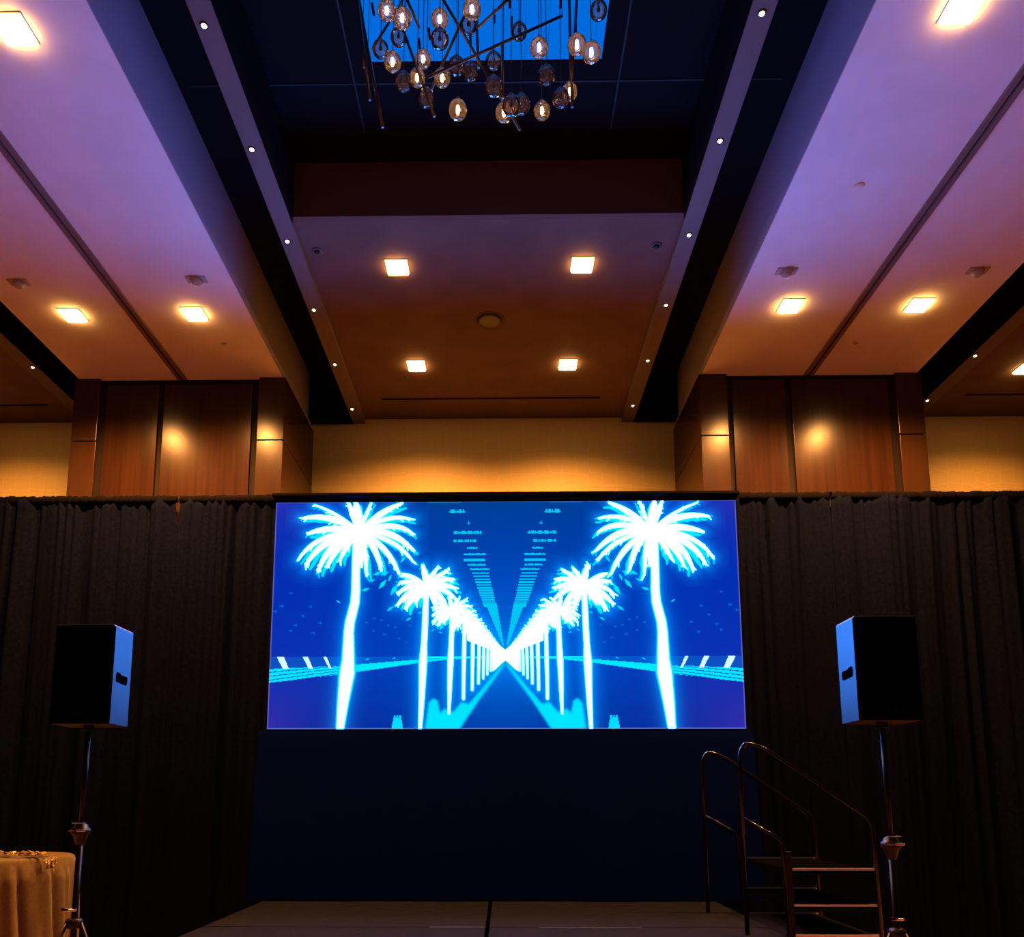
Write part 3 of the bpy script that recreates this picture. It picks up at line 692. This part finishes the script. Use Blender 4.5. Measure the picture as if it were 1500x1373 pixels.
# ------------------------------------------------------------------ cocktail table, cloth, garland
TX, TY, TZ, TR = -4.85, 7.73, 1.112, .63
t = thing('cocktail_table', 'tall round table under the cream cloth', 'table', (TX, TY, 0))
MB().lathe([(TR-.03,TZ-.03),(TR-.03,TZ-.006)], n=48).build('tabletop', M['tan_wood'], t)
MB().tube([(0,0,.03),(0,0,TZ-.03)], .04, 14).build('pedestal', M['dark_metal'], t)
MB().lathe([(.30,0),(.30,.015),(.05,.04)], n=32).build('base', M['dark_metal'], t)
def tablecloth():
    na, nz = 260, 34; fa, fb = vnoise(91, step=.16), vnoise(92, step=.06); vs = []
    prof = [(0, TZ), (TR*.5, TZ+.001), (TR*.9, TZ+.002), (TR*.975, TZ+.001), (TR+.004, TZ-.010), (TR+.010, TZ-.03)]
    for r, z in prof:
        for k in range(na):
            a = 2*math.pi*k/na; vs.append((TX+max(r, .002)*math.cos(a), TY+max(r, .002)*math.sin(a), z))
    for j in range(1, nz+1):
        s = j/nz; z = TZ-.03 + (.012-TZ+.03)*s
        for k in range(na):
            a = 2*math.pi*k/na
            q = a*TR + .12*s*math.sin(3*a)
            f = abs(math.sin(q*13 + 3.5*float(fa(q))))*.75 + float(fb(q))*.25
            r = TR+.012 + .125*min(1, s*7)**.8*(.40+.60*s)*f
            vs.append((TX+r*math.cos(a), TY+r*math.sin(a), z))
    n = len(prof)+nz; F = [(j*na+k, j*na+(k+1) % na, (j+1)*na+(k+1) % na, (j+1)*na+k) for j in range(n-1) for k in range(na)]
    o = MB().add(vs, F, True).build('tablecloth', M['cloth'])
    so = o.modifiers.new('solid', 'SOLIDIFY'); so.thickness = .003; so.offset = 1
    tag(o, 'cream floor-length tablecloth in soft folds on the round table', 'tablecloth')
tablecloth()
def garland():
    t = thing('leaf_garland', 'garland of gold and brown leaves lying across the cream tabletop', 'garland', (TX, TY, TZ+.006))
    rnd = random.Random(6); path = []
    for k in range(40):                       # curls over the top, then hangs down over the front rim
        u = k/39
        path.append((-.58+1.13*u, -.22+.03*math.sin(u*9)-.04*u, .014))
    path += [(.60,-.268,.014),(.645,-.29,.004),(.664,-.298,-.03),(.668,-.30,-.09)]
    MB().tube(path, .004, 6).build('stem', M['brown_leaf'], t)
    gm, bmk = MB(), MB()
    def leaf(mb, p, a, tilt, l):
        Rm = Matrix.Rotation(a, 3, 'Z') @ Matrix.Rotation(tilt, 3, 'Y') @ Matrix.Rotation(rnd.uniform(-.25,.25), 3, 'X')
        pr = [(0,0,0),(.3,.26,.03),(.7,.2,.05),(1,0,0),(.7,-.2,.05),(.3,-.26,.03),(.5,0,-.02)]
        vs = [Vector(p)+Rm @ (Vector(q)*l) for q in pr]
        mb.add(vs, [(0,1,6),(1,2,6),(2,3,6),(3,4,6),(4,5,6),(5,0,6)])
    for k in range(210):
        x = rnd.uniform(-.60, .56)
        p = (x, -.22+rnd.uniform(-.11,.10)-.03*(x+.5), .020+rnd.uniform(0,.012))
        leaf(gm if rnd.random() < .5 else bmk, p, rnd.uniform(0,6.28), -rnd.uniform(.0,.45), rnd.uniform(.045,.09))
    for k in range(34):
        s = rnd.random()
        p = (.672+rnd.uniform(0,.03), -.305-rnd.uniform(-.05,.07), .015-.10*s)
        leaf(gm if rnd.random() < .5 else bmk, p, rnd.uniform(3.6,5.8), rnd.uniform(.2,1.1), rnd.uniform(.04,.07))
    gm.build('gold_leaves', M['gold_leaf'], t); bmk.build('brown_leaves', M['brown_leaf'], t)
garland()

# ------------------------------------------------------------------ world, camera, view
w = bpy.data.worlds.new('World'); SC.world = w; w.use_nodes = True
w.node_tree.nodes['Background'].inputs['Color'].default_value = (.004,.003,.004,1)
cd = bpy.data.cameras.new('camera'); cam = bpy.data.objects.new('camera', cd); COL.objects.link(cam)
cd.sensor_fit = 'HORIZONTAL'; cd.sensor_width = 36; cd.lens = 1160/1500*36; cd.shift_x = 30/1500; cd.shift_y = 313.5/1500
cam.location = (0, 0, 1.65); cam.rotation_euler = (R(90+8.434), 0, R(.8305)); cd.clip_start = .05
SC.camera = cam
vs_ = SC.view_settings; SC.display_settings.display_device = 'sRGB'
vs_.view_transform = 'Standard'; vs_.look = 'None'; vs_.exposure = 0; vs_.gamma = 1; vs_.use_curve_mapping = False
SC.cycles.use_denoising = True
SC.cycles.max_bounces = 8; SC.cycles.diffuse_bounces = 4; SC.cycles.transparent_max_bounces = 24
SC.cycles.sample_clamp_indirect = 6
SC.cycles.caustics_reflective = False; SC.cycles.caustics_refractive = False
